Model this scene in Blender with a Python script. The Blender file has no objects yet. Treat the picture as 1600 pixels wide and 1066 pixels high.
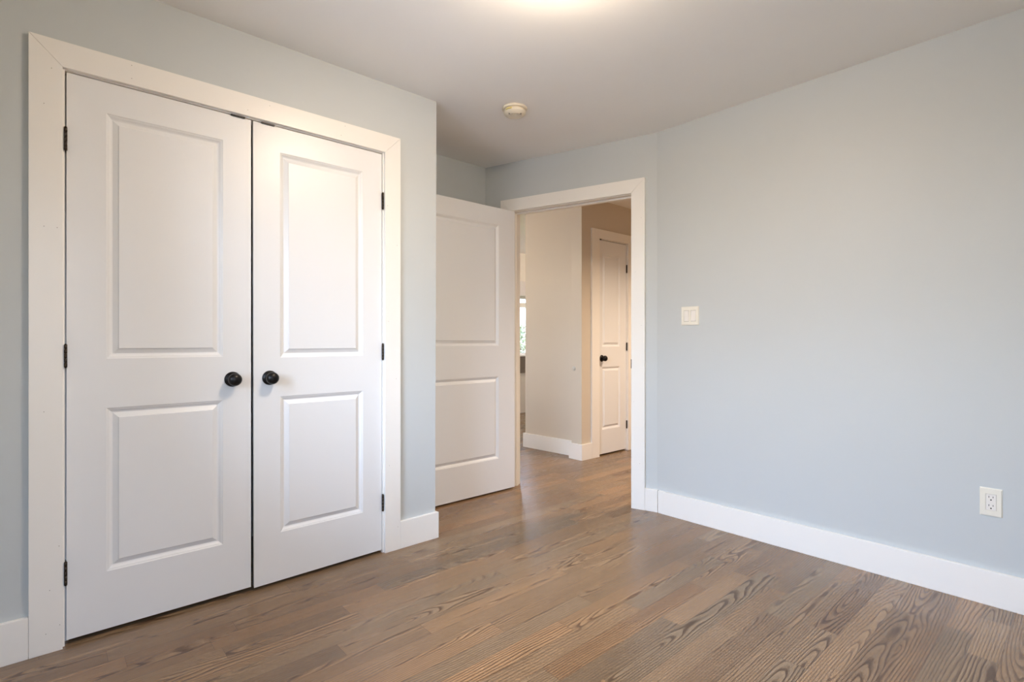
import bpy, bmesh, math, random
from mathutils import Vector, Matrix

sc = bpy.context.scene
COL = sc.collection
random.seed(7)

# ------------------------------------------------------------------ camera
cam_d = bpy.data.cameras.new('camera')
cam = bpy.data.objects.new('camera', cam_d)
COL.objects.link(cam)
HEAD = math.radians(48.27)                      # heading measured from +X
cam.location = (0, 0, 1.098)
cam.rotation_euler = (math.pi / 2, 0, HEAD - math.pi / 2)
cam_d.sensor_width = 36
cam_d.lens = 820 / 1600 * 36
cam_d.clip_start = 0.02
sc.camera = cam

# ------------------------------------------------------------------ world, lights, exposure
sc.view_settings.view_transform = 'Standard'
sc.view_settings.look = 'None'
sc.view_settings.gamma = 1
sc.view_settings.use_curve_mapping = False
sc.view_settings.exposure = 1.42
sc.cycles.use_denoising = True
sc.cycles.max_bounces = 14
sc.cycles.diffuse_bounces = 8
sc.cycles.glossy_bounces = 4
sc.cycles.transparent_max_bounces = 12
sc.cycles.sample_clamp_indirect = 6
sc.cycles.caustics_reflective = False
sc.cycles.caustics_refractive = False

world = bpy.data.worlds.new('sky')
sc.world = world
world.use_nodes = True
bg = world.node_tree.nodes['Background']
# pale blue sky above the horizon, dimmer warm ground and foliage below it
_nt = world.node_tree
_tc = _nt.nodes.new('ShaderNodeTexCoord')
_sp = _nt.nodes.new('ShaderNodeSeparateXYZ')
_rp = _nt.nodes.new('ShaderNodeValToRGB')
_nt.links.new(_tc.outputs['Generated'], _sp.inputs[0])
_mr = _nt.nodes.new('ShaderNodeMapRange')
_mr.inputs[1].default_value = -0.1; _mr.inputs[2].default_value = 0.9
_nt.links.new(_sp.outputs['Z'], _mr.inputs[0])
_nt.links.new(_mr.outputs[0], _rp.inputs[0])
_e = _rp.color_ramp.elements
_e[0].position = 0.06; _e[0].color = (0.055, 0.052, 0.045, 1)
_e[1].position = 0.12; _e[1].color = (0.22, 0.25, 0.28, 1)
_k = _e.new(0.60); _k.color = (0.52, 0.70, 1.0, 1)
_nt.links.new(_rp.outputs[0], bg.inputs['Color'])
bg.inputs['Strength'].default_value = 17.5

def light(name, kind, loc, energy, color, direction=None, **kw):
    d = bpy.data.lights.new(name, kind)
    d.energy = energy
    d.color = color
    for k, v in kw.items():
        setattr(d, k, v)
    o = bpy.data.objects.new(name, d)
    COL.objects.link(o)
    o.location = loc
    if direction:
        o.rotation_euler = Vector(direction).to_track_quat('-Z', 'Y').to_euler()
    return o

# sky portals: bedroom and far windows, plus unseen rear and passage windows added for light
for nm, loc, dr, sx, sy in (('window_daylight', (-0.47, 1.30, 1.485), (1, 0, 0), 1.16, 1.27),
                            ('added_rear_daylight', (-0.05, -0.53, 1.475), (0, 1, 0), 0.38, 1.25), ('far_window_daylight', (5.35, 6.03, 1.345), (0, -1, 0), 1.6, 0.91),
                            ('added_passage_daylight', (1.27, 4.05, 1.55), (1, 0, 0), 0.5, 1.1)):
    p = light(nm, 'AREA', loc, 1, (1, 1, 1), dr, shape='RECTANGLE', size=sx, size_y=sy)
    p.data.cycles.is_portal = True
# recessed downlight of the hallway, right of the doorway
light('hall_downlight', 'SPOT', (4.30, 1.75, 2.41), 85, (1.0, 0.78, 0.58), (-0.02, 0.06, -1),
      spot_size=math.radians(140), spot_blend=0.9, shadow_soft_size=0.07)
light('passage_fill', 'POINT', (2.1, 4.6, 2.2), 13, (1.0, 0.92, 0.82), shadow_soft_size=0.12)  # unseen fill light, added to brighten the greige hallway wall
light('far_room_fill', 'POINT', (5.9, 4.75, 2.2), 7, (1.0, 0.88, 0.76), shadow_soft_size=0.12)  # added fill with no visible source, lifts the dim far wall

# ------------------------------------------------------------------ node helpers
def new_mat(name):
    m = bpy.data.materials.new(name)
    m.use_nodes = True
    nt = m.node_tree
    return m, nt, nt.nodes['Principled BSDF']

def N(nt, kind, **kw):
    n = nt.nodes.new(kind)
    for k, v in kw.items():
        setattr(n, k, v)
    return n

def mth(nt, op, a, b=None, c=None, clamp=False):
    n = nt.nodes.new('ShaderNodeMath')
    n.operation = op
    n.use_clamp = clamp
    for i, x in enumerate((a, b, c)):
        if x is None:
            continue
        if isinstance(x, (int, float)):
            n.inputs[i].default_value = x
        else:
            nt.links.new(x, n.inputs[i])
    return n.outputs[0]

def paint(name, col, rough=0.5, bump=0.02, scale=220, spec=0.5, mottle=0.02):
    m, nt, b = new_mat(name)
    geo = N(nt, 'ShaderNodeNewGeometry')
    nz = N(nt, 'ShaderNodeTexNoise')
    nz.inputs['Scale'].default_value = scale
    nz.inputs['Detail'].default_value = 2
    nt.links.new(geo.outputs['Position'], nz.inputs['Vector'])
    big = N(nt, 'ShaderNodeTexNoise')
    big.inputs['Scale'].default_value = 2.3
    nt.links.new(geo.outputs['Position'], big.inputs['Vector'])
    mix = N(nt, 'ShaderNodeMix', data_type='RGBA')
    nt.links.new(big.outputs['Fac'], mix.inputs['Factor'])
    mix.inputs['A'].default_value = tuple(c * (1 - mottle) for c in col) + (1,)
    mix.inputs['B'].default_value = tuple(min(1, c * (1 + mottle)) for c in col) + (1,)
    nt.links.new(mix.outputs['Result'], b.inputs['Base Color'])
    bp = N(nt, 'ShaderNodeBump')
    bp.inputs['Strength'].default_value = bump
    bp.inputs['Distance'].default_value = 0.002
    nt.links.new(nz.outputs['Fac'], bp.inputs['Height'])
    nt.links.new(bp.outputs['Normal'], b.inputs['Normal'])
    b.inputs['Roughness'].default_value = rough
    b.inputs['Specular IOR Level'].default_value = spec
    return m

M = {}
M['blue'] = paint('pale_blue_wall_paint', (0.54, 0.563, 0.560), 0.55, 0.05, 260)
M['greige'] = paint('greige_wall_paint', (0.62, 0.545, 0.445), 0.55, 0.05, 260)
M['farwall'] = paint('pale_far_room_paint', (0.70, 0.64, 0.58), 0.6, 0.05, 260)
M['ceiling'] = paint('ceiling_paint', (0.90, 0.88, 0.845), 0.8, 0.05, 200, 0.3)
M['trim'] = paint('white_trim_paint', (0.85, 0.82, 0.77), 0.34, 0.02, 90, 0.5, 0.01)
M['door'] = paint('white_door_paint', (0.785, 0.785, 0.785), 0.36, 0.03, 160, 0.5, 0.01)
M['plastic'] = paint('white_switch_plastic', (0.80, 0.76, 0.66), 0.3, 0.0, 50, 0.5, 0.0)
M['insert'] = paint('white_insert_plastic', (0.82, 0.78, 0.72), 0.25, 0.0, 50, 0.5, 0.0)
M['detector'] = paint('aged_white_plastic', (0.74, 0.66, 0.52), 0.4, 0.0, 50, 0.5, 0.0)
M['label'] = paint('yellow_sticker', (0.72, 0.62, 0.22), 0.5, 0.0, 50, 0.3, 0.0)
M['dark'] = paint('dark_slot', (0.02, 0.018, 0.016), 0.6, 0.0, 50, 0.3, 0.0)
M['grey'] = paint('grey_slot', (0.22, 0.19, 0.15), 0.6, 0.0, 50, 0.3, 0.0)
M['taupe'] = paint('dark_taupe_panel', (0.16, 0.125, 0.10), 0.6, 0.02, 50)
M['blind'] = paint('white_blind_fabric', (0.62, 0.58, 0.58), 0.8, 0.05, 300)
M['bumper'] = paint('clear_grey_rubber', (0.55, 0.53, 0.48), 0.25, 0.0, 50)
M['soil'] = paint('lawn', (0.10, 0.17, 0.05), 0.9, 0.3, 30, 0.2, 0.3)
M['board'] = paint('weathered_boards', (0.20, 0.17, 0.15), 0.8, 0.2, 60, 0.3, 0.2)
M['neutral_ground'] = paint('neutral_ground_grey', (0.16, 0.15, 0.145), 0.9, 0.2, 40, 0.3, 0.2)
M['leaf'] = paint('green_leaves', (0.046, 0.058, 0.008), 0.6, 0.0, 30, 0.3, 0.25)
M['bark'] = paint('bark', (0.12, 0.08, 0.05), 0.9, 0.4, 40, 0.2, 0.2)

def metal(name, col, rough):
    m, nt, b = new_mat(name)
    geo = N(nt, 'ShaderNodeNewGeometry')
    nz = N(nt, 'ShaderNodeTexNoise')
    nz.inputs['Scale'].default_value = 90
    nt.links.new(geo.outputs['Position'], nz.inputs['Vector'])
    r = mth(nt, 'MULTIPLY_ADD', nz.outputs['Fac'], 0.12, rough - 0.06)
    nt.links.new(r, b.inputs['Roughness'])
    b.inputs['Base Color'].default_value = col + (1,)
    b.inputs['Metallic'].default_value = 0.6
    return m
M['bronze'] = metal('oil_rubbed_bronze', (0.014, 0.0125, 0.012), 0.33)
M['hingem'] = metal('dark_bronze_hinge', (0.045, 0.033, 0.024), 0.42)

def glow(name, col, strength):
    m, nt, b = new_mat(name)
    b.inputs['Base Color'].default_value = (0.9, 0.88, 0.84, 1)
    b.inputs['Emission Color'].default_value = col + (1,)
    b.inputs['Emission Strength'].default_value = strength
    return m
M['lampglass'] = glow('lit_lamp_glass', (1.0, 0.81, 0.61), 46)

def glass():
    m, nt, b = new_mat('window_glass')
    nt.nodes.remove(b)
    out = nt.nodes['Material Output']
    tr = N(nt, 'ShaderNodeBsdfTransparent')
    gl = N(nt, 'ShaderNodeBsdfGlossy')
    gl.inputs['Roughness'].default_value = 0.02
    fr = N(nt, 'ShaderNodeFresnel')
    fr.inputs['IOR'].default_value = 1.45
    mx = N(nt, 'ShaderNodeMixShader')
    nt.links.new(fr.outputs[0], mx.inputs[0])
    nt.links.new(tr.outputs[0], mx.inputs[1])
    nt.links.new(gl.outputs[0], mx.inputs[2])
    nt.links.new(mx.outputs[0], out.inputs['Surface'])
    return m
M['glass'] = glass()

PW = 0.0847                                      # plank width
def floor_mat():
    m, nt, b = new_mat('stained_oak_planks')
    L = nt.links
    uvg = N(nt, 'ShaderNodeUVMap', uv_map='grain')
    uve = N(nt, 'ShaderNodeUVMap', uv_map='edge')
    sg = N(nt, 'ShaderNodeSeparateXYZ'); L.new(uvg.outputs[0], sg.inputs[0])
    se = N(nt, 'ShaderNodeSeparateXYZ'); L.new(uve.outputs[0], se.inputs[0])
    def attr(n):
        a = N(nt, 'ShaderNodeAttribute', attribute_name=n)
        return a.outputs['Fac']
    seed, tone, hue, ln = attr('seed'), attr('tone'), attr('hue'), attr('len')
    y0a, z0a, sla = attr('y0'), attr('z0'), attr('slope')
    u, v = sg.outputs[0], sg.outputs[1]
    def vec(x, y, z):
        c = N(nt, 'ShaderNodeCombineXYZ')
        for i, q in enumerate((x, y, z)):
            if isinstance(q, (int, float)):
                c.inputs[i].default_value = q
            else:
                L.new(q, c.inputs[i])
        return c.outputs[0]
    def noise(vc, detail=2, rough=0.5):
        n = N(nt, 'ShaderNodeTexNoise')
        n.inputs['Scale'].default_value = 1
        n.inputs['Detail'].default_value = detail
        n.inputs['Roughness'].default_value = rough
        L.new(vc, n.inputs['Vector'])
        return n.outputs['Fac']
    s40 = mth(nt, 'MULTIPLY', seed, 57.0)
    # growth rings cut by the board face: a slightly wavy cone
    n1 = noise(vec(mth(nt, 'MULTIPLY', u, 2.2), mth(nt, 'MULTIPLY', v, 8.0), s40), 2)
    n2 = noise(vec(mth(nt, 'MULTIPLY', u, 7.0), mth(nt, 'MULTIPLY', v, 45.0), s40), 2)
    dz = mth(nt, 'MULTIPLY_ADD', u, sla, z0a)
    dz = mth(nt, 'ADD', dz, mth(nt, 'MULTIPLY_ADD', n1, 0.060, -0.030))
    dy = mth(nt, 'SUBTRACT', v, y0a)
    r = mth(nt, 'SQRT', mth(nt, 'ADD', mth(nt, 'MULTIPLY', dy, dy), mth(nt, 'MULTIPLY', dz, dz)))
    r = mth(nt, 'ADD', r, mth(nt, 'MULTIPLY', n2, 0.0045))
    ph = mth(nt, 'FRACT', mth(nt, 'MULTIPLY', r, 112.0))
    # sawtooth: sharp dark start of each ring fading out
    ring = mth(nt, 'POWER', mth(nt, 'SUBTRACT', 1.0, ph), 3.2)
    edge_in = N(nt, 'ShaderNodeMapRange'); L.new(ph, edge_in.inputs[0])
    edge_in.inputs[1].default_value = 0.0; edge_in.inputs[2].default_value = 0.16
    ring = mth(nt, 'MULTIPLY', ring, edge_in.outputs[0])
    # pores
    pn = noise(vec(mth(nt, 'MULTIPLY', u, 14.0), mth(nt, 'MULTIPLY', v, 480.0), s40), 2, 0.6)
    pr = N(nt, 'ShaderNodeMapRange'); L.new(pn, pr.inputs[0])
    pr.inputs[1].default_value = 0.50; pr.inputs[2].default_value = 0.75
    mott = noise(vec(mth(nt, 'MULTIPLY', u, 3.0), mth(nt, 'MULTIPLY', v, 22.0), mth(nt, 'ADD', s40, 9.0)), 3)
    # colour of the board
    cr = N(nt, 'ShaderNodeValToRGB')
    e = cr.color_ramp.elements
    e[0].position = 0.0; e[0].color = FLOOR_DARK
    e[1].position = 1.0; e[1].color = FLOOR_LIGHT
    k = e.new(0.5); k.color = FLOOR_MID
    tt = mth(nt, 'ADD', tone, mth(nt, 'MULTIPLY_ADD', mott, 0.50, -0.25))
    L.new(tt, cr.inputs[0])
    hs = N(nt, 'ShaderNodeMix', data_type='RGBA', blend_type='MULTIPLY')
    hs.inputs['Factor'].default_value = 1.0
    L.new(cr.outputs[0], hs.inputs['A'])
    hr = N(nt, 'ShaderNodeValToRGB')
    hr.color_ramp.elements[0].color = (0.92, 0.99, 1.06, 1)
    hr.color_ramp.elements[1].color = (1.09, 0.99, 0.89, 1)
    L.new(hue, hr.inputs[0]); L.new(hr.outputs[0], hs.inputs['B'])
    dk = N(nt, 'ShaderNodeMix', data_type='RGBA', blend_type='MULTIPLY')
    amt = mth(nt, 'ADD', mth(nt, 'MULTIPLY', ring, mth(nt, 'MULTIPLY_ADD', mth(nt, 'FRACT', mth(nt, 'MULTIPLY', seed, 31.7)), 1.2, 1.3)), mth(nt, 'MULTIPLY', pr.outputs[0], 0.40), clamp=True)
    L.new(amt, dk.inputs['Factor']); L.new(hs.outputs['Result'], dk.inputs['A'])
    dk.inputs['B'].default_value = (0.32, 0.255, 0.205, 1)
    # seams between boards
    ue, ve = se.outputs[0], se.outputs[1]
    d1 = mth(nt, 'MINIMUM', ve, mth(nt, 'SUBTRACT', PW, ve))
    d2 = mth(nt, 'MINIMUM', ue, mth(nt, 'SUBTRACT', ln, ue))
    d = mth(nt, 'MINIMUM', d1, d2)
    sm = N(nt, 'ShaderNodeMapRange'); L.new(d, sm.inputs[0])
    sm.inputs[1].default_value = 0.0003; sm.inputs[2].default_value = 0.0011
    sm.inputs[3].default_value = 1.0; sm.inputs[4].default_value = 0.0
    sx = N(nt, 'ShaderNodeMix', data_type='RGBA', blend_type='MULTIPLY')
    L.new(mth(nt, 'MULTIPLY', sm.outputs[0], 0.75), sx.inputs['Factor'])
    L.new(dk.outputs['Result'], sx.inputs['A'])
    sx.inputs['B'].default_value = (0.25, 0.2, 0.17, 1)
    L.new(sx.outputs['Result'], b.inputs['Base Color'])
    rg = mth(nt, 'MULTIPLY_ADD', amt, 0.10, FLOOR_ROUGH)
    L.new(rg, b.inputs['Roughness'])
    bp = N(nt, 'ShaderNodeBump')
    bp.inputs['Strength'].default_value = 0.04
    bp.inputs['Distance'].default_value = 0.0005
    L.new(mth(nt, 'SUBTRACT', 1.0, mth(nt, 'ADD', mth(nt, 'MULTIPLY', amt, 0.35), sm.outputs[0])), bp.inputs['Height'])
    L.new(bp.outputs['Normal'], b.inputs['Normal'])
    b.inputs['Specular IOR Level'].default_value = 0.5
    return m
FLOOR_DARK = (0.125, 0.078, 0.047, 1)
FLOOR_MID = (0.282, 0.182, 0.102, 1)
FLOOR_LIGHT = (0.385, 0.255, 0.146, 1)
FLOOR_ROUGH = 0.24
M['floor'] = floor_mat()

# ------------------------------------------------------------------ mesh helpers
I4 = Matrix.Identity(4)

def bm_new():
    return bmesh.new()

def box(bm, x0, x1, y0, y1, z0, z1, mat=I4, bevel=0.0, mi=0):
    t = bmesh.new()
    vs = [t.verts.new((x, y, z)) for x in (x0, x1) for y in (y0, y1) for z in (z0, z1)]
    for f in ((0, 1, 3, 2), (4, 6, 7, 5), (0, 4, 5, 1), (2, 3, 7, 6), (0, 2, 6, 4), (1, 5, 7, 3)):
        t.faces.new([vs[i] for i in f])
    finish(bm, t, mat, bevel, mi)

def prism(bm, poly, plane, d0, d1, mat=I4, bevel=0.0, mi=0):
    """poly extruded from d0 to d1. plane 'xz' -> depth is y, 'xy' -> depth is z, 'yz' -> depth is x."""
    t = bmesh.new()
    def P(a, b, d):
        return {'xz': (a, d, b), 'xy': (a, b, d), 'yz': (d, a, b)}[plane]
    lo = [t.verts.new(P(a, b, d0)) for a, b in poly]
    hi = [t.verts.new(P(a, b, d1)) for a, b in poly]
    t.faces.new(lo); t.faces.new(hi)
    n = len(poly)
    for i in range(n):
        j = (i + 1) % n
        t.faces.new((lo[i], lo[j], hi[j], hi[i]))
    finish(bm, t, mat, bevel, mi)

def lathe(bm, prof, mat=I4, seg=40, mi=0, smooth=True):
    """prof of (r, h), turned about the local z axis."""
    t = bmesh.new()
    rings = []
    for r, h in prof:
        if r < 1e-6:
            rings.append([t.verts.new((0, 0, h))])
        else:
            rings.append([t.verts.new((r * math.cos(2 * math.pi * k / seg), r * math.sin(2 * math.pi * k / seg), h)) for k in range(seg)])
    for a, b in zip(rings, rings[1:]):
        for k in range(seg):
            q = [a[k % len(a)], a[(k + 1) % seg % len(a)], b[(k + 1) % seg % len(b)], b[k % len(b)]]
            u = []
            for w in q:
                if w not in u:
                    u.append(w)
            if len(u) > 2:
                t.faces.new(u).smooth = smooth
    for rg in (rings[0], rings[-1]):
        if len(rg) > 2:
            t.faces.new(rg)
    finish(bm, t, mat, 0, mi)

def finish(bm, t, mat, bevel=0.0, mi=0):
    if bevel > 0:
        bmesh.ops.bevel(t, geom=list(t.edges), offset=bevel, segments=2, profile=0.6, affect='EDGES')
    bmesh.ops.transform(t, matrix=mat, verts=t.verts)
    bmesh.ops.recalc_face_normals(t, faces=t.faces)
    for f in t.faces:
        f.material_index = mi
    me = bpy.data.meshes.new('tmp')
    t.to_mesh(me); t.free()
    bm.from_mesh(me)
    bpy.data.meshes.remove(me)

def obj(name, bm, mats, parent=None, origin=(0, 0, 0), smooth_angle=None):
    me = bpy.data.meshes.new(name)
    o3 = Vector(origin)
    bmesh.ops.translate(bm, verts=bm.verts, vec=-o3)
    bm.to_mesh(me); bm.free()
    for m in (mats if isinstance(mats, (list, tuple)) else [mats]):
        me.materials.append(m)
    o = bpy.data.objects.new(name, me)
    COL.objects.link(o)
    if parent is not None:
        o.parent = parent
        o.location = o3 - world_loc(parent)
    else:
        o.location = o3
    return o

def world_loc(o):
    v = Vector(o.location)
    while o.parent is not None:
        o = o.parent
        v += Vector(o.location)
    return v

def tag(o, label=None, cat=None, kind=None, group=None):
    if label: o['label'] = label
    if cat: o['category'] = cat
    if kind: o['kind'] = kind
    if group: o['group'] = group
    return o

def thing(name, loc, label, cat, kind=None, group=None):
    o = bpy.data.objects.new(name, None)
    o.empty_display_size = 0.05
    COL.objects.link(o)
    o.location = loc
    return tag(o, label, cat, kind, group)

def struct(name, bm, mats, label, cat, origin=(0, 0, 0)):
    return tag(obj(name, bm, mats, None, origin), label, cat, 'structure')

# local frame of the slanted wall that holds the doorway: x runs along the wall, y goes into it
A3 = Vector((2.948, 1.887)); B3 = Vector((2.554, 3.179))
u3 = (B3 - A3).normalized(); n3 = Vector((-u3.y, u3.x))
W3 = Matrix(((u3.x, -n3.x, 0, A3.x), (u3.y, -n3.y, 0, A3.y), (0, 0, 1, 0), (0, 0, 0, 1)))
# right wall frame: x runs along +Y, y goes into the wall (+X)
W2X = 2.945
W2 = Matrix(((0, 1, 0, W2X), (1, 0, 0, 0), (0, 0, 1, 0), (0, 0, 0, 1)))
# closet wall frame and hall closet wall frame
W1Y, WBY = 2.478, 3.175
W1 = Matrix.Translation((0, W1Y, 0))
WB = Matrix.Translation((0, WBY, 0))
CEIL = 2.44

# ------------------------------------------------------------------ floor and ceiling
def build_floor():
    bm = bmesh.new()
    uvg = bm.loops.layers.uv.new('grain'); uve = bm.loops.layers.uv.new('edge')
    lay = {k: bm.faces.layers.float.new(k) for k in ('seed', 'tone', 'hue', 'len', 'y0', 'z0', 'slope')}
    rnd = random.Random(21)
    X0, X1 = -0.47, 6.62
    y = 0.2294 - PW * 8
    while y < 6.1:
        x = X0 - rnd.uniform(0, 0.8)
        while x < X1:
            ln = rnd.choice((rnd.uniform(0.28, 0.55), rnd.uniform(0.45, 0.9), rnd.uniform(0.7, 1.35)))
            a, b = max(x, X0), min(x + ln, X1)
            if b - a > 0.005:
                c = [(a, y), (b, y), (b, y + PW), (a, y + PW)]
                f = bm.faces.new([bm.verts.new((p, q, 0)) for p, q in c])
                f[lay['seed']] = rnd.random()
                t = rnd.gauss(0.57, 0.12)
                if rnd.random() < 0.12: t -= 0.2
                f[lay['tone']] = min(1.0, max(0.0, t))
                f[lay['hue']] = min(1.0, max(0.0, rnd.gauss(0.5, 0.25)))
                f[lay['len']] = ln
                f[lay['y0']] = rnd.uniform(-0.05, 0.05)
                straight = rnd.random() < 0.28
                f[lay['z0']] = rnd.uniform(0.05, 0.09) if straight else rnd.uniform(0.0, 0.03)
                f[lay['slope']] = rnd.choice((-1, 1)) * (rnd.uniform(0.004, 0.02) if straight else rnd.uniform(0.03, 0.075))
                if straight:
                    f[lay['y0']] = rnd.choice((-1, 1)) * rnd.uniform(0.06, 0.12)
                for lp, (p, q) in zip(f.loops, c):
                    lp[uvg].uv = (p - (x + ln / 2), q - y - PW / 2)
                    lp[uve].uv = (p - x, q - y)
            x += ln
        y += PW
    return struct('floor', bm, M['floor'], 'brown stained oak plank floor running under the open doorway', 'floor')
build_floor()

bm = bm_new(); box(bm, -0.47, 6.62, -0.52, 6.02, CEIL, CEIL + 0.12)
struct('ceiling', bm, M['ceiling'], 'plain off white painted ceiling over bedroom and hallway', 'ceiling')

# ------------------------------------------------------------------ walls
CO = (0.0375, 1.3275, 2.090)                     # closet rough opening
bm = bm_new()
def leanbox(bm, x0, xt, xb, y0, y1, z0, z1):
    # wall end whose free corner is slightly out of plumb
    prism(bm, [(x0, z0), (xb, z0), (xt, z1), (x0, z1)], 'xz', y0, y1)
box(bm, -0.465, CO[0], W1Y, W1Y + 0.115, 0, CEIL)
box(bm, CO[0], CO[1], W1Y, W1Y + 0.115, CO[2], CEIL)
leanbox(bm, CO[1], 1.6425, 1.6335, W1Y, W1Y + 0.115, 0, CEIL)
struct('wall_closet', bm, M['blue'], 'pale blue wall around the white double closet doors', 'wall')
bm = bm_new()
prism(bm, [(1.53, 0), (1.6335, 0), (1.6425, CEIL), (1.53, CEIL)], 'xz', W1Y + 0.115, WBY)
struct('wall_closet_end', bm, M['blue'], 'short pale blue closet end wall facing the open door', 'wall')
bm = bm_new(); prism(bm, [(-0.465, WBY), (2.5555, WBY), (2.52, WBY + 0.115), (-0.465, WBY + 0.115)], 'xy', 0, CEIL)
struct('wall_alcove', bm, M['blue'], 'pale blue back wall of the alcove behind the open door', 'wall')
# slanted wall with the doorway (rough opening)
DO = (0.165, 1.118, 2.084)
bm = bm_new()
box(bm, 0.0, DO[0], 0, 0.115, 0, CEIL, W3)
box(bm, DO[1], 1.47, 0, 0.115, 0, CEIL, W3)
box(bm, DO[0], DO[1], 0, 0.115, DO[2], CEIL, W3)
struct('wall_doorway', bm, M['blue'], 'slanted pale blue wall that holds the open doorway', 'wall')
bm = bm_new(); box(bm, W2X, W2X + 0.115, -0.52, 1.897, 0, CEIL)
struct('wall_right', bm, M['blue'], 'long pale blue right wall with switch and outlet', 'wall')
# left wall with the bedroom window, rear wall behind the camera
LX = -0.35
WO = (0.72, 1.88, 0.85, 2.12)
bm = bm_new()
box(bm, LX - 0.115, LX, -0.52, WO[0], 0, CEIL)
box(bm, LX - 0.115, LX, WO[1], W1Y, 0, CEIL)
box(bm, LX - 0.23, LX - 0.115, W1Y - 0.2, WBY + 0.2, 0, CEIL)
box(bm, LX - 0.115, LX, WO[0], WO[1], 0, WO[2])
box(bm, LX - 0.115, LX, WO[0], WO[1], WO[3], CEIL)
struct('wall_left', bm, M['blue'], 'pale blue wall beside the camera with the bedroom window', 'wall')
RO = (-0.24, 0.14, 0.85, 2.10)
bm = bm_new()
box(bm, LX, RO[0], -0.52, -0.40, 0, CEIL)
box(bm, RO[1], W2X, -0.52, -0.40, 0, CEIL)
box(bm, RO[0], RO[1], -0.52, -0.40, 0, RO[2])
box(bm, RO[0], RO[1], -0.52, -0.40, RO[3], CEIL)
struct('wall_rear', bm, M['blue'], 'pale blue wall behind the camera', 'wall')

# hallway
PX = 3.690                                        # face of the corner post
bm = bm_new()
prism(bm, [(3.7335, 3.977), (3.7795, 3.375), (PX + 0.115, 3.375), (PX + 0.115, 3.977)], 'xy', 0, CEIL)
prism(bm, [(PX, WBY), (PX + 0.115, WBY), (PX + 0.115, 3.375), (3.7795, 3.375), (3.7815, 3.299), (PX, 3.299)], 'xy', 0, CEIL)
struct('wall_hall_left', bm, M['greige'], 'greige hallway wall seen through the open doorway', 'wall')
HO = (3.916, 4.392, 2.084)
bm = bm_new()
box(bm, PX + 0.115, HO[0], WBY, WBY + 0.115, 0, CEIL)
box(bm, HO[1], 5.60, WBY, WBY + 0.115, 0, CEIL)
box(bm, HO[0], HO[1], WBY, WBY + 0.115, HO[2], CEIL)
struct('wall_hall_closet', bm, M['greige'], 'hallway wall around the narrow white hall door', 'wall')
bm = bm_new(); box(bm, PX + 0.115, 6.5, 3.862, 3.977, 0, CEIL)
struct('wall_hall_rear', bm, M['greige'], 'partition between hall closet and far room', 'wall')
bm = bm_new(); box(bm, 5.60, 5.715, 0.8, 3.862, 0, CEIL)
struct('wall_hall_right', bm, M['greige'], 'far end wall of the hallway', 'wall')
bm = bm_new(); box(bm, W2X + 0.115, 5.60, 0.685, 0.80, 0, CEIL)
struct('wall_hall_front', bm, M['greige'], 'front wall of the hallway', 'wall')
FY = 5.90
FW = (4.55, 6.15, 0.89, 1.80)
bm = bm_new()
box(bm, 1.40, FW[0], FY, FY + 0.12, 0, CEIL)
box(bm, FW[1], 6.5, FY, FY + 0.12, 0, CEIL)
box(bm, FW[0], FW[1], FY, FY + 0.12, 0, FW[2])
box(bm, FW[0], FW[1], FY, FY + 0.12, FW[3], CEIL)
struct('wall_far', bm, M['farwall'], 'far room wall with bright window beyond the hallway', 'wall')
PWO = (3.80, 4.30, 1.00, 2.10)
bm = bm_new()
box(bm, 1.285, 1.40, WBY + 0.115, PWO[0], 0, CEIL)
box(bm, 1.285, 1.40, PWO[1], FY, 0, CEIL)
box(bm, 1.285, 1.40, PWO[0], PWO[1], 0, PWO[2])
box(bm, 1.285, 1.40, PWO[0], PWO[1], PWO[3], CEIL)
struct('wall_far_left', bm, M['greige'], 'left wall of the far room', 'wall')
bm = bm_new(); box(bm, 6.5, 6.615, 3.977, FY, 0, CEIL)
struct('wall_far_right', bm, M['greige'], 'right wall of the far room', 'wall')

# ------------------------------------------------------------------ baseboards
BT = 0.018; BH = 0.143
def baseboard(name, label, build, origin):
    bm = bm_new(); build(bm)
    return struct(name, bm, M['trim'], label, 'baseboard', origin)
baseboard('baseboard_left', 'white baseboard left of the closet casing',
          lambda bm: box(bm, LX, -0.0405, -BT, 0, 0, BH, W1, 0.0015), (-0.2, W1Y, 0))
def bb(bm):
    prism(bm, [(1.4065, W1Y - BT), (1.646, W1Y - BT), (1.646, WBY), (1.6345, WBY), (1.6345, W1Y), (1.4065, W1Y)], 'xy', 0, BH, I4, 0.0015)
baseboard('baseboard_closet', 'white baseboard wrapping the wall corner right of the closet', bb, (1.64, W1Y, 0))
baseboard('baseboard_alcove', 'white baseboard in the alcove behind the open door',
          lambda bm: box(bm, 1.647, 2.50, WBY - BT, WBY, 0, BH, I4, 0.0015), (2.0, WBY, 0))
baseboard('baseboard_doorway', 'short white baseboard between doorway casing and corner',
          lambda bm: box(bm, 0.0045, 0.0868, -BT, 0, 0, BH, W3, 0.001), (A3.x, A3.y, 0))
baseboard('baseboard_doorway_left', 'short white baseboard left of the doorway casing',
          lambda bm: box(bm, 1.196, 1.33, -BT, 0, 0, BH, W3, 0.001), (B3.x, B3.y, 0))
baseboard('baseboard_right', 'long white baseboard under the right wall',
          lambda bm: box(bm, -0.40, 1.8815, -BT - 0.001, 0, 0, BH - 0.001, W2, 0.0015), (W2X, 0.8, 0))
def bb(bm):
    prism(bm, [(3.7145, 3.995), (3.7605, 3.389), (3.7605, 3.32), (3.7785, 3.32), (3.7785, 3.375), (3.7325, 3.978), (3.805, 3.978), (3.805, 3.995)], 'xy', 0, BH, I4, 0.0015)
baseboard('baseboard_hall_left', 'white baseboard along the greige hallway wall', bb, (3.74, 3.7, 0))
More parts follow.
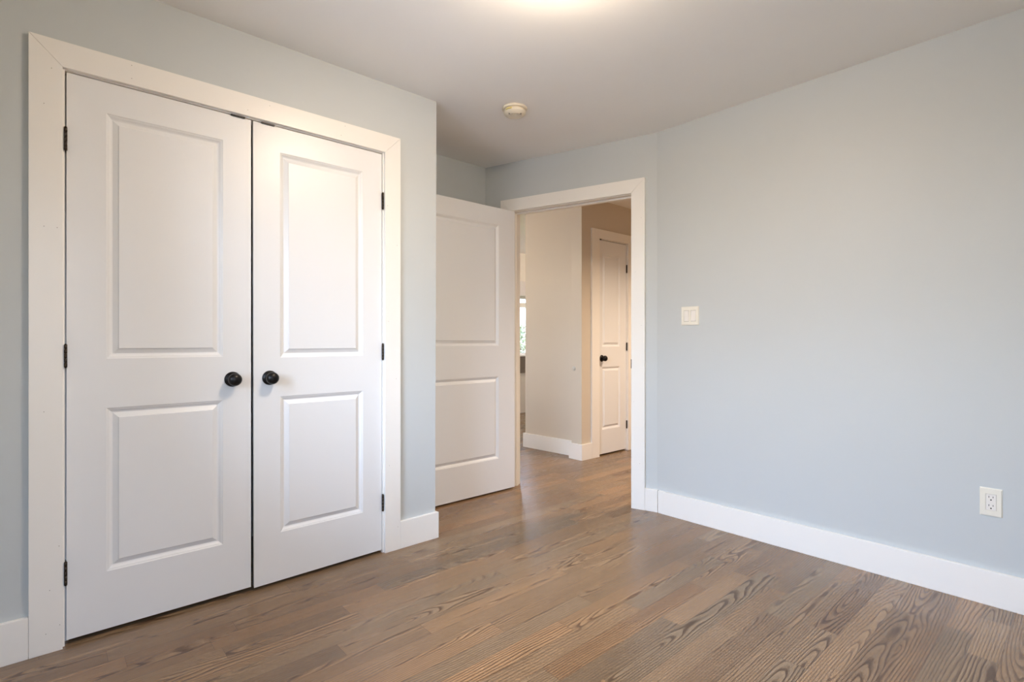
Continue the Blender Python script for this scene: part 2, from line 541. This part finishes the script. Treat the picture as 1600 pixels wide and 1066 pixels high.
def bb(bm):
    prism(bm, [(PX - BT, WBY - BT), (3.8175, WBY - BT), (3.8175, WBY), (PX, WBY), (PX, 3.299), (3.777, 3.299), (3.777, 3.317), (PX - BT, 3.317)], 'xy', 0, BH + 0.002, I4, 0.0015)
baseboard('baseboard_hall_corner', 'white baseboard wrapping the hallway corner post', bb, (PX, WBY, 0))

# ------------------------------------------------------------------ casings (mitred boards, jambs, stops)
def nail_holes(bm, mat, pts, depth):
    for x, z in pts:
        lathe(bm, [(0.0013, -0.0004), (0.0013, 0.0002)], mat @ Matrix.Translation((x, depth, z)) @ Matrix.Rotation(math.pi / 2, 4, 'X'), 8, 1, False)

def casing(name, label, mat, inner, outer, ct, jamb, jd, stop=None, origin=(0, 0, 0), foot=0.0, nails=()):
    """inner/outer = (x0, x1, ztop) of the casing edges, jamb = (x0, x1, ztop) of the clear opening."""
    root = thing(name, origin, label, 'door casing', 'structure')
    g = 0.0004
    for side in (0, 1):
        xi, xo = inner[side], outer[side]
        bm = bm_new()
        prism(bm, [(xo, foot), (xi, foot), (xi, inner[2] - g), (xo, outer[2] - g)], 'xz', -ct, 0, mat, 0.0009)
        nail_holes(bm, mat, [p for p in nails if min(xi, xo) <= p[0] <= max(xi, xo)], -ct)
        obj('side_board', bm, [M['trim'], M['grey']], root, origin)
    bm = bm_new()
    prism(bm, [(inner[0] + g, inner[2]), (inner[1] - g, inner[2]), (outer[1] - g, outer[2]), (outer[0] + g, outer[2])], 'xz', -ct, 0, mat, 0.0009)
    nail_holes(bm, mat, [p for p in nails if p[1] > inner[2]], -ct)
    obj('head_board', bm, [M['trim'], M['grey']], root, origin)
    bm = bm_new()
    t = 0.0175
    box(bm, jamb[0] - t, jamb[0], 0.0, jd, foot, jamb[2] + t, mat, 0.0008)
    box(bm, jamb[1], jamb[1] + t, 0.0, jd, foot, jamb[2] + t, mat, 0.0008)
    box(bm, jamb[0], jamb[1], 0.0, jd, jamb[2], jamb[2] + t, mat, 0.0008)
    obj('jamb', bm, M['trim'], root, origin)
    if stop:
        s0, s1, st = stop
        bm = bm_new()
        box(bm, jamb[0], jamb[0] + st, s0, s1, foot, jamb[2], mat, 0.001)
        box(bm, jamb[1] - st, jamb[1], s0, s1, foot, jamb[2], mat, 0.001)
        box(bm, jamb[0] + st, jamb[1] - st, s0, s1, jamb[2] - st, jamb[2], mat, 0.001)
        obj('door_stop', bm, M['trim'], root, origin)
    return root

DT = 0.035
trim1 = casing('trim_1', 'wide white mitred casing around the double closet doors', W1,
               (0.0498, 1.3165, 2.0755), (-0.0398, 1.4055, 2.1665), 0.018, (0.0558, 1.3110, 2.0705), 0.115,
               (0.042, 0.060, 0.011), (0.63, W1Y, 0),
               nails=[(0.02, 2.06), (0.0, 1.93), (0.035, 1.5), (0.0, 1.5), (0.0, 0.85), (0.04, 0.37), (0.015, 0.22), (0.042, 0.09), (0.005, 0.07),
                      (0.25, 2.10), (0.25, 2.15), (0.66, 2.10), (0.75, 2.145), (1.08, 2.10), (1.1, 2.15), (1.33, 1.8), (1.385, 1.6), (1.335, 1.2), (1.38, 0.9), (1.34, 0.45), (1.39, 0.12)])
for x0, x1 in ((0.597, 0.653), (0.7195, 0.776)):
    bm = bm_new()
    box(bm, x0, x1, -0.0030, 0.0030, 2.0648, 2.0712, W1, 0.0006)
    obj('ball_catch', bm, M['bronze'], trim1, (x0, W1Y, 2.068))['label'] = 'dark bronze catch plate above the closet doors'
trim2 = casing('trim_2', 'white mitred casing around the open bedroom doorway', W3,
               (0.1775, 1.1055, 2.0702), (0.0873, 1.1952, 2.1602), 0.019, (0.1830, 1.1000, 2.0660), 0.111,
               (0.040, 0.072, 0.011), (A3.x + u3.x * 0.64, A3.y + u3.y * 0.64, 0),
               nails=[(0.11, 1.9), (0.15, 1.55), (0.11, 1.2), (0.16, 0.7), (0.12, 0.3), (0.4, 2.14), (0.7, 2.1), (0.95, 2.14)])
bm = bm_new(); box(bm, 0.1752, 0.1795, -0.0198, -0.006, 0.918, 0.978, W3, 0.0004)
box(bm, 0.1795, 0.1836, -0.0075, 0.030, 0.918, 0.978, W3, 0.0004)
obj('strike_plate', bm, M['hingem'], trim2, (A3.x, A3.y, 0.95))['label'] = 'dark bronze strike plate'
trim3 = casing('trim_3', 'white casing around the narrow door down the hallway', WB,
               (3.9285, 4.3815, 2.0755), (3.8186, 4.4685, 2.1585), 0.018, (3.9335, 4.3765, 2.0705), 0.115,
               (0.042, 0.060, 0.011), (4.15, WBY, 0))

# ------------------------------------------------------------------ doors
PROF = [(0.0, 0.0), (0.0025, 0.0014), (0.004, 0.0030), (0.0065, 0.0034), (0.010, 0.0058), (0.0135, 0.0092),
        (0.017, 0.0112), (0.0200, 0.0116), (0.0210, 0.0110), (0.0355, 0.0038), (0.0370, 0.0026), (0.0382, 0.0008), (0.040, 0.0004)]

def leaf_mesh(w, h, t, px, pz, warp=None, bevel_edge=None):
    """front face at y=0 facing -y; px=(x0,x1), pz=((z0,z1),(z0,z1))"""
    bm = bmesh.new()
    xs = [0, px[0], px[1], w]
    zs = [0, pz[0][0], pz[0][1], pz[1][0], pz[1][1], h]
    def q(pts):
        bm.faces.new([bm.verts.new(p) for p in pts])
    for sgn, y0 in ((1, 0.0), (-1, t)):
        for i in range(3):
            for k in range(5):
                if i == 1 and k in (1, 3):
                    continue
                a, b, c, d = xs[i], xs[i + 1], zs[k], zs[k + 1]
                q([(a, y0, c), (b, y0, c), (b, y0, d), (a, y0, d)])
        for z0, z1 in pz:
            rect = lambda o: [(px[0] + o, z0 + o), (px[1] - o, z0 + o), (px[1] - o, z1 - o), (px[0] + o, z1 - o)]
            for (o0, d0), (o1, d1) in zip(PROF, PROF[1:]):
                r0, r1 = rect(o0), rect(o1)
                for k in range(4):
                    j = (k + 1) % 4
                    q([(r0[k][0], y0 + sgn * d0, r0[k][1]), (r0[j][0], y0 + sgn * d0, r0[j][1]),
                       (r1[j][0], y0 + sgn * d1, r1[j][1]), (r1[k][0], y0 + sgn * d1, r1[k][1])])
            o, d = PROF[-1]
            q([(x, y0 + sgn * d, z) for x, z in rect(o)])
    q([(0, 0, 0), (0, t, 0), (0, t, h), (0, 0, h)]); q([(w, 0, 0), (w, t, 0), (w, t, h), (w, 0, h)])
    q([(0, 0, 0), (w, 0, 0), (w, t, 0), (0, t, 0)]); q([(0, 0, h), (w, 0, h), (w, t, h), (0, t, h)])
    bmesh.ops.remove_doubles(bm, verts=bm.verts, dist=1e-5)
    if bevel_edge is not None:                   # lock edge planed back a few degrees
        for v in bm.verts:
            if abs(v.co.x - bevel_edge) < 1e-4 and v.co.y > t / 2:
                v.co.x += 0.005 if bevel_edge < w / 2 else -0.005
    bmesh.ops.recalc_face_normals(bm, faces=bm.faces)
    if warp:
        for v in bm.verts:
            v.co.y += warp(v.co)
    return bm

KNOB_ROSE = [(0.0, 0.0), (0.0318, 0.0), (0.0322, 0.0025), (0.0312, 0.0050), (0.0285, 0.0072), (0.0262, 0.0080), (0.0255, 0.0098), (0.0200, 0.0118), (0.0150, 0.0128), (0.0, 0.0130)]
KNOB_BALL = [(0.0, 0.012), (0.0110, 0.012), (0.0105, 0.024), (0.0118, 0.0275), (0.0165, 0.0295), (0.0240, 0.0310), (0.0266, 0.0330), (0.0268, 0.0350), (0.0255, 0.0362),
             (0.0262, 0.0385), (0.0268, 0.0430), (0.0262, 0.0475), (0.0240, 0.0525), (0.0200, 0.0570), (0.0140, 0.0605), (0.0070, 0.0625), (0.0, 0.0631)]
def add_knob(parent, pos, direction=(0, -1, 0)):
    """turned knob standing out from pos along direction"""
    rot = Vector(direction).to_track_quat('Z', 'Y').to_matrix().to_4x4()
    m = Matrix.Translation(pos) @ rot
    bm = bm_new(); lathe(bm, KNOB_BALL, m, 48)
    k = obj('door_knob', bm, M['bronze'], parent, pos)
    k['label'] = 'black round knob'
    bm = bm_new(); lathe(bm, KNOB_ROSE, m, 48)
    obj('rosette', bm, M['bronze'], k, pos)
    return k

def add_hinge(parent, x, y, z0, z1, leafdir=1, r=0.0048):
    """barrel hinge: five knuckles, pin tips and the two leaves let into door and jamb"""
    bm = bm_new()
    n = 5
    for k in range(n):
        a = z0 + (z1 - z0) * k / n + 0.0003; b = z0 + (z1 - z0) * (k + 1) / n - 0.0003
        lathe(bm, [(0, a), (r, a), (r, b), (0, b)], Matrix.Translation((x, y, 0)), 16)
    for zz, s in ((z0, -1), (z1, 1)):
        lathe(bm, [(0, zz), (r * 0.75, zz), (r * 0.7, zz + s * 0.002), (0, zz + s * 0.0032)], Matrix.Translation((x, y, 0)), 16)
    box(bm, x - 0.0009, x + 0.0009, y, y + 0.03, z0, z1)
    h = obj('hinge', bm, M['hingem'], parent, (x, y, (z0 + z1) / 2))
    h['label'] = 'dark bronze hinge'
    return h

def make_door(name, label, frame, x0, w, z0, h, px, pz, yf, warp=None, t=DT, bevel_edge=None):
    o3 = frame @ Vector((x0, yf, z0))
    bm = leaf_mesh(w, h, t, px, pz, warp, bevel_edge)
    bmesh.ops.transform(bm, matrix=frame @ Matrix.Translation((x0, yf, z0)), verts=bm.verts)
    return tag(obj(name, bm, M['door'], None, o3), label, 'door', 'structure')

YF = 0.004                                       # closet door face, behind the wall plane
HZ = ((0.2205, 0.3030), (1.0035, 1.0850), (1.7835, 1.8665))
d1 = make_door('door_1', 'left leaf of the white double closet doors', W1, 0.0610, 0.6175, 0.0185, 2.0490,
               (0.1135, 0.5075), ((0.2140, 0.8280), (1.0130, 1.9350)), YF, bevel_edge=0.6175)
for a, b in HZ:
    add_hinge(d1, 0.0582, W1Y - 0.0042, a, b)
add_knob(d1, (0.6045, W1Y + YF, 0.934))
tw = lambda c: -0.0130 * (1 - c.z / 2.05) * (1 - c.x / 0.6210)
d2 = make_door('door_2', 'right leaf of the white double closet doors', W1, 0.6870, 0.6210, 0.0150, 2.0520,
               (0.1130, 0.5165), ((0.2160, 0.8320), (1.0085, 1.9400)), YF, tw, bevel_edge=0.0)
for a, b in HZ:
    add_hinge(d2, 1.3098, W1Y - 0.0042, a - 0.002, b - 0.001)
add_knob(d2, (0.7540, W1Y + YF - 0.0061, 0.9335))
# bedroom door standing open, parallel to the closet wall
LEAFX, LEAFY = 2.6190, 2.9065
d3 = make_door('door_3', 'white two panel bedroom door standing wide open into the alcove', Matrix.Translation((0, 0, 0)),
               LEAFX - 0.910, 0.910, 0.0120, 2.0510, (0.155, 0.755), ((0.2330, 0.8290), (1.0510, 1.9280)), LEAFY, None, 0.034)
for a, b in HZ:
    c = W3 @ Vector((1.1010, -0.0105, 0))
    bm = bm_new()
    for k in range(5):
        p = a + (b - a) * k / 5; q = a + (b - a) * (k + 1) / 5 - 0.0004
        lathe(bm, [(0, p), (0.0042, p), (0.0042, q), (0, q)], Matrix.Translation((LEAFX + 0.0022, LEAFY + 0.0355, 0)), 14)
    box(bm, LEAFX, LEAFX + 0.0016, LEAFY + 0.002, LEAFY + 0.034, a, b)
    obj('hinge', bm, M['hingem'], d3, (LEAFX, LEAFY, (a + b) / 2))['label'] = 'dark bronze hinge'
add_knob(d3, (LEAFX - 0.845, LEAFY, 0.945))
add_knob(d3, (LEAFX - 0.845, LEAFY + 0.034, 0.945), (0, 1, 0))
# narrow hall door
d4 = make_door('door_4', 'narrow white two panel door down the hallway', WB, 3.9370, 0.4365, 0.0150, 2.0480,
               (0.055, 0.3385), ((0.2310, 0.8340), (1.0280, 1.9200)), 0.004)
for a, b in HZ:
    add_hinge(d4, 4.3757, WBY - 0.0042, a, b - 0.005)
add_knob(d4, (3.9860, WBY + 0.004, 0.932))
bm = bm_new(); box(bm, 3.9405, 3.975, -0.0030, 0.0030, 2.0620, 2.0705, WB, 0.0006)
obj('ball_catch', bm, M['bronze'], trim3, (3.95, WBY, 2.068))['label'] = 'dark bronze catch plate above the hall door'

# ------------------------------------------------------------------ switch and outlet on the right wall
def plate(bm, xc, zc, w, h, t, hole_w, hole_h, holes, mat):
    """raised wall plate with rectangular openings, sloped rim; x along wall, -y out of it"""
    box(bm, xc - w / 2, xc + w / 2, -0.0025, 0, zc - h / 2, zc + h / 2, mat, 0.0007)
    xs = sorted([xc - w / 2 + 0.003, xc + w / 2 - 0.003] + [v for hx in holes for v in (hx - hole_w / 2, hx + hole_w / 2)])
    z0, z1 = zc - h / 2 + 0.003, zc + h / 2 - 0.003
    a, b = zc - hole_h / 2, zc + hole_h / 2
    box(bm, xs[0], xs[-1], -t, -0.002, b, z1, mat, 0.0012)
    box(bm, xs[0], xs[-1], -t, -0.002, z0, a, mat, 0.0012)
    for k in range(0, len(xs), 2):
        box(bm, xs[k], xs[k + 1], -t, -0.002, a - 0.002, b + 0.002, mat, 0.0004)

zc = 1.2512; yc = 1.6668
sw = thing('light_switch', (W2X, yc, zc), 'white double rocker light switch on the blue wall beside the doorway', 'light switch')
bm = bm_new(); plate(bm, yc, zc, 0.117, 0.114, 0.0065, 0.0335, 0.0670, [yc - 0.023, yc + 0.023], W2)
obj('wall_plate', bm, M['plastic'], sw, (W2X, yc, zc))
for k, s in ((-1, 1), (1, -1)):
    bm = bm_new()
    x = yc + 0.023 * k
    prism(bm, [(-0.002, zc - 0.0322), (-0.0068 - 0.0014 * s, zc - 0.0322), (-0.0062, zc), (-0.0068 + 0.0014 * s, zc + 0.0322), (-0.002, zc + 0.0322)], 'yz', x - 0.0157, x + 0.0157, W2, 0.0004)
    obj('rocker', bm, M['insert'], sw, (W2X - 0.006, x, zc))
bm = bm_new()
for k in (-1, 1):
    x = yc + 0.023 * k
    box(bm, x - 0.0167, x + 0.0167, -0.0030, -0.0024, zc - 0.0334, zc + 0.0334, W2)
obj('recess', bm, M['grey'], sw, (W2X - 0.003, yc, zc))

zc = 0.4266; yc = 0.3029
ou = thing('electrical_outlet', (W2X, yc, zc), 'white duplex electrical outlet low on the blue right wall', 'outlet')
bm = bm_new(); plate(bm, yc, zc, 0.071, 0.117, 0.0065, 0.0335, 0.0670, [yc], W2)
obj('wall_plate', bm, M['plastic'], ou, (W2X, yc, zc))
bm = bm_new(); box(bm, yc - 0.0160, yc + 0.0160, -0.0060, -0.002, zc - 0.0328, zc + 0.0328, W2, 0.0005)
rec = obj('receptacle', bm, M['insert'], ou, (W2X - 0.006, yc, zc))
bm = bm_new(); box(bm, yc - 0.0167, yc + 0.0167, -0.0030, -0.0024, zc - 0.0334, zc + 0.0334, W2)
obj('recess', bm, M['grey'], ou, (W2X - 0.003, yc, zc))
for dz in (0.0175, -0.0175):
    bm = bm_new()
    for dx, hh in ((0.0065, 0.0040), (-0.0065, 0.0032)):
        box(bm, yc + dx - 0.0010, yc + dx + 0.0010, -0.00625, -0.0058, zc + dz + 0.0045 - hh, zc + dz + 0.0045 + hh, W2)
    lathe(bm, [(0.0027, 0.0), (0.0027, 0.0004)], W2 @ Matrix.Translation((yc, -0.0058, zc + dz - 0.0075)) @ Matrix.Rotation(math.pi / 2, 4, 'X'), 16, 0, False)
    obj('socket', bm, M['dark'], rec, (W2X - 0.006, yc, zc + dz))['label'] = 'dark socket slots'

# ------------------------------------------------------------------ smoke detector
DX, DY = 2.0250, 2.2470
sd = thing('smoke_detector', (DX, DY, CEIL), 'round yellowed white smoke detector on the ceiling', 'smoke detector')
Tdet = Matrix.Translation((DX, DY, CEIL)) @ Matrix.Rotation(math.pi, 4, 'X')
bm = bm_new(); lathe(bm, [(0, 0), (0.0720, 0), (0.0725, 0.004), (0.0715, 0.0100), (0.0690, 0.0125), (0.064, 0.0130), (0, 0.0130)], Tdet, 56)
obj('base', bm, M['detector'], sd, (DX, DY, CEIL))
bm = bm_new(); lathe(bm, [(0, 0.0130), (0.0580, 0.0130), (0.0580, 0.0160), (0.0640, 0.0165), (0.0640, 0.0300), (0.0625, 0.0330), (0.0600, 0.0345), (0.0590, 0.0375),
                          (0.0560, 0.0400), (0.0440, 0.0445), (0.0430, 0.0455), (0.0410, 0.0455), (0.0400, 0.0447), (0.0200, 0.0465), (0, 0.0470)], Tdet, 56)
body = obj('body', bm, M['detector'], sd, (DX, DY, CEIL - 0.03))
ang = math.atan2(-DY, -DX)                         # towards the room's near corner
bm = bm_new()
def patch(bm, a0, a1, r, z0, z1, n=10):
    vs = []
    for k in range(n + 1):
        a = a0 + (a1 - a0) * k / n
        for rr, z in ((r, z0), (r, z1), (r - 0.001, z1), (r - 0.001, z0)):
            vs.append(bm.verts.new((DX + rr * math.cos(a), DY + rr * math.sin(a), CEIL - z)))
    for k in range(n):
        for j in range(4):
            bm.faces.new((vs[k * 4 + j], vs[k * 4 + (j + 1) % 4], vs[k * 4 + 4 + (j + 1) % 4], vs[k * 4 + 4 + j]))
    bm.faces.new(vs[0:4]); bm.faces.new(vs[-4:])
    bmesh.ops.recalc_face_normals(bm, faces=bm.faces)
patch(bm, ang - 0.95, ang - 0.25, 0.0646, 0.0185, 0.0285)
obj('sticker', bm, M['label'], sd, (DX, DY, CEIL - 0.02))['label'] = 'small yellow sticker'
bm = bm_new()
patch(bm, ang - 0.90, ang - 0.30, 0.0650, 0.0245, 0.0270)
obj('sticker_band', bm, M['grey'], sd, (DX, DY, CEIL - 0.02))
bm = bm_new()
for k in range(46):
    a = 2 * math.pi * k / 46
    patch(bm, a, a + 0.05, 0.0600, 0.0128, 0.0168, 1)
obj('vent_ribs', bm, M['detector'], sd, (DX, DY, CEIL - 0.015))
for nm, a, rr, s in (('indicator_light', ang - 0.75, 0.045, 0.0042), ('sounder_hole', ang + 0.85, 0.047, 0.0052), ('test_button', ang + 0.1, 0.022, 0.009)):
    bm = bm_new()
    lathe(bm, [(0, 0.043), (s, 0.043), (s, 0.0470), (0, 0.0476)], Matrix.Translation((DX + rr * math.cos(a), DY + rr * math.sin(a), CEIL)) @ Matrix.Rotation(math.pi, 4, 'X'), 20)
    obj(nm, bm, M['detector'] if nm == 'test_button' else M['grey'], sd, (DX, DY, CEIL - 0.046))

# ------------------------------------------------------------------ ceiling lamp of the bedroom (just above the frame)
LXc, LYc = 1.2717, 1.1705
lamp = thing('ceiling_light', (LXc, LYc, CEIL), 'flush round ceiling light with lit frosted glass bowl', 'ceiling light')
Tl = Matrix.Translation((LXc, LYc, CEIL)) @ Matrix.Rotation(math.pi, 4, 'X')
bm = bm_new(); lathe(bm, [(0, 0), (0.165, 0), (0.168, 0.006), (0.166, 0.018), (0.155, 0.022), (0, 0.022)], Tl, 48)
obj('base', bm, M['trim'], lamp, (LXc, LYc, CEIL))
bm = bm_new(); lathe(bm, [(0, 0.022)] + [(0.15 * math.cos(a), 0.024 + 0.085 * math.sin(a)) for a in [i * math.pi / 2 / 10 for i in range(10)]] + [(0, 0.109)], Tl, 48)
obj('lamp_glass', bm, M['lampglass'], lamp, (LXc, LYc, CEIL - 0.02))
bm = bm_new(); lathe(bm, [(0, 0.107), (0.012, 0.108), (0.013, 0.113), (0.006, 0.122), (0, 0.124)], Tl, 24)
obj('finial', bm, M['hingem'], lamp, (LXc, LYc, CEIL - 0.1))

# ------------------------------------------------------------------ wall bumper on the hall post
bp_y, bp_z = 3.267, 0.841
wb = thing('wall_bumper', (PX, bp_y, bp_z), 'small round pale bumper stuck on the hallway corner post', 'wall bumper')
rotx = Matrix.Translation((PX, bp_y, bp_z)) @ Vector((-1, 0, 0)).to_track_quat('Z', 'Y').to_matrix().to_4x4()
bm = bm_new(); lathe(bm, [(0, 0), (0.021, 0), (0.021, 0.002), (0.018, 0.0035), (0, 0.0035)], rotx, 28)
obj('backing', bm, M['bumper'], wb, (PX, bp_y, bp_z))
bm = bm_new(); lathe(bm, [(0, 0.003), (0.012, 0.003), (0.0115, 0.006), (0.008, 0.0085), (0, 0.0095)], rotx, 28)
obj('button', bm, M['bumper'], wb, (PX, bp_y, bp_z))

# ------------------------------------------------------------------ windows
def window(name, label, mat, x0, x1, z0, z1, depth, rail_z=None, ncol=1):
    """frame set in an opening; x along wall, y into wall"""
    w = thing(name, mat @ Vector(((x0 + x1) / 2, 0, z0)), label, 'window', 'structure')
    o = w.location.copy()
    f = 0.05
    bm = bm_new()
    ya, yb = depth * 0.45, depth * 0.85
    box(bm, x0, x0 + f, ya, yb, z0, z1, mat, 0.002); box(bm, x1 - f, x1, ya, yb, z0, z1, mat, 0.002)
    box(bm, x0 + f, x1 - f, ya, yb, z0, z0 + f * 0.5, mat, 0.002); box(bm, x0 + f, x1 - f, ya, yb, z1 - f, z1, mat, 0.002)
    for k in range(1, ncol):
        xm = x0 + (x1 - x0) * k / ncol
        box(bm, xm - 0.025, xm + 0.025, ya, yb, z0, z1, mat, 0.002)
    obj('window_frame', bm, M['trim'], w, o)
    if rail_z:
        bm = bm_new()
        box(bm, x0 + f, x1 - f, ya - 0.004, yb, rail_z[0], rail_z[1], mat, 0.002)
        obj('meeting_rail', bm, M['trim'], w, o)
    bm = bm_new(); ym = depth * 0.65
    box(bm, x0 + f * 0.8, x1 - f * 0.8, ym - 0.002, ym + 0.002, z0 + f * 0.3, z1 - f * 0.8, mat)
    obj('pane', bm, M['glass'], w, o)
    bm = bm_new()
    c = 0.085; t = 0.018
    box(bm, x0 - c, x0 - 0.004, -t, 0, z0 - 0.02, z1 + c, mat, 0.001); box(bm, x1 + 0.004, x1 + c, -t, 0, z0 - 0.02, z1 + c, mat, 0.001)
    box(bm, x0 - 0.004, x1 + 0.004, -t, 0, z1 + 0.004, z1 + c, mat, 0.001)
    obj('casing', bm, M['trim'], w, o)
    bm = bm_new()
    box(bm, x0 - c - 0.02, x1 + c + 0.02, -0.05, depth * 0.45, z0 - 0.025, z0 + 0.002, mat, 0.003)
    obj('sill', bm, M['trim'], w, o)
    return w
WL = Matrix(((0, -1, 0, LX), (1, 0, 0, 0), (0, 0, 1, 0), (0, 0, 0, 1)))
window('window_1', 'bedroom window in the wall beside the camera', WL, WO[0], WO[1], WO[2], WO[3], 0.115, (1.44, 1.48))
WR = Matrix(((1, 0, 0, 0), (0, -1, 0, -0.40), (0, 0, 1, 0), (0, 0, 0, 1)))
window('added_rear_window', 'unseen window added behind the camera to light the closet doors', WR, RO[0], RO[1], RO[2], RO[3], 0.12, (1.45, 1.49))  # added opening, lets more sky light reach the closet wall
WF = Matrix.Translation((0, FY, 0))
w2 = window('window_2', 'bright far room window glimpsed through the doorway', WF, FW[0], FW[1], FW[2], FW[3], 0.12, (1.617, 1.690))
WP = Matrix(((0, -1, 0, 1.40), (1, 0, 0, 0), (0, 0, 1, 0), (0, 0, 0, 1)))
window('added_passage_window', 'unseen window added at the left end of the far room to light the hallway wall', WP, PWO[0], PWO[1], PWO[2], PWO[3], 0.115)  # added opening facing the hallway wall, there only to brighten it
bm = bm_new(); box(bm, FW[0] - 0.03, FW[1] + 0.03, -0.055, -0.019, 1.784, 2.005, WF, 0.006)
obj('blind_valance', bm, M['blind'], w2, w2.location)['label'] = 'raised pale blind'
bm = bm_new(); box(bm, FW[0] - 0.1, FW[1] + 0.1, -0.03, 0, 0.608, 0.865, WF, 0.002)
obj('apron_panel', bm, M['taupe'], w2, w2.location)['label'] = 'dark taupe panel under the sill'

# ------------------------------------------------------------------ garden outside the far window
bm = bm_new(); box(bm, 0, 16, FY + 0.13, 18, -0.5, -0.3)
struct('ground', bm, M['soil'], 'lawn outside the far window', 'lawn')
def shrub(loc, h, rad, seed, label):
    rnd = random.Random(seed)
    s = thing('garden_shrub', loc, label, 'shrub', None, 'shrubs outside the far window')
    x, y, z = loc
    bm = bm_new()
    for k in range(5):
        a = k * 1.26; q = rnd.uniform(0.2, 0.5) * rad
        d = Vector((q * math.cos(a), q * math.sin(a), h * 0.75))
        m = Matrix.Translation((x, y, z)) @ d.to_track_quat('Z', 'Y').to_matrix().to_4x4()
        lathe(bm, [(0.0, 0), (0.03, 0), (0.022, d.length * 0.5), (0.008, d.length), (0, d.length)], m, 8)
    obj('stem', bm, M['bark'], s, loc)
    bm = bm_new()
    for k in range(3500):
        a = rnd.uniform(0, 2 * math.pi); t = rnd.uniform(0.15, 1.0); r = rad * math.sqrt(rnd.random()) * (1.15 - 0.7 * t)
        c = Vector((x + r * math.cos(a), y + r * math.sin(a), z + h * t))
        e1 = Vector((rnd.gauss(0, 1), rnd.gauss(0, 1), rnd.gauss(0, 1))).normalized(); e2 = e1.orthogonal().normalized()
        L, W = rnd.uniform(0.05, 0.09), rnd.uniform(0.02, 0.035)
        bm.faces.new([bm.verts.new(p) for p in (c, c + e1 * L * .5 + e2 * W, c + e1 * L, c + e1 * L * .5 - e2 * W)])
    obj('foliage', bm, M['leaf'], s, loc)
shrub((7.35, 8.35, -0.3), 1.75, 0.75, 3, 'leafy green shrub right outside the far room window')
shrub((8.30, 9.70, -0.3), 2.1, 0.9, 5, 'taller green shrub further out behind the far room window')
bm = bm_new(); box(bm, -12, -0.6, -12, 12, -0.6, -0.5)  # unseen ground, made neutral grey so bounced daylight carries no green tint
struct('yard', bm, M['neutral_ground'], 'added unseen grey terrace outside the bedroom window', 'yard')
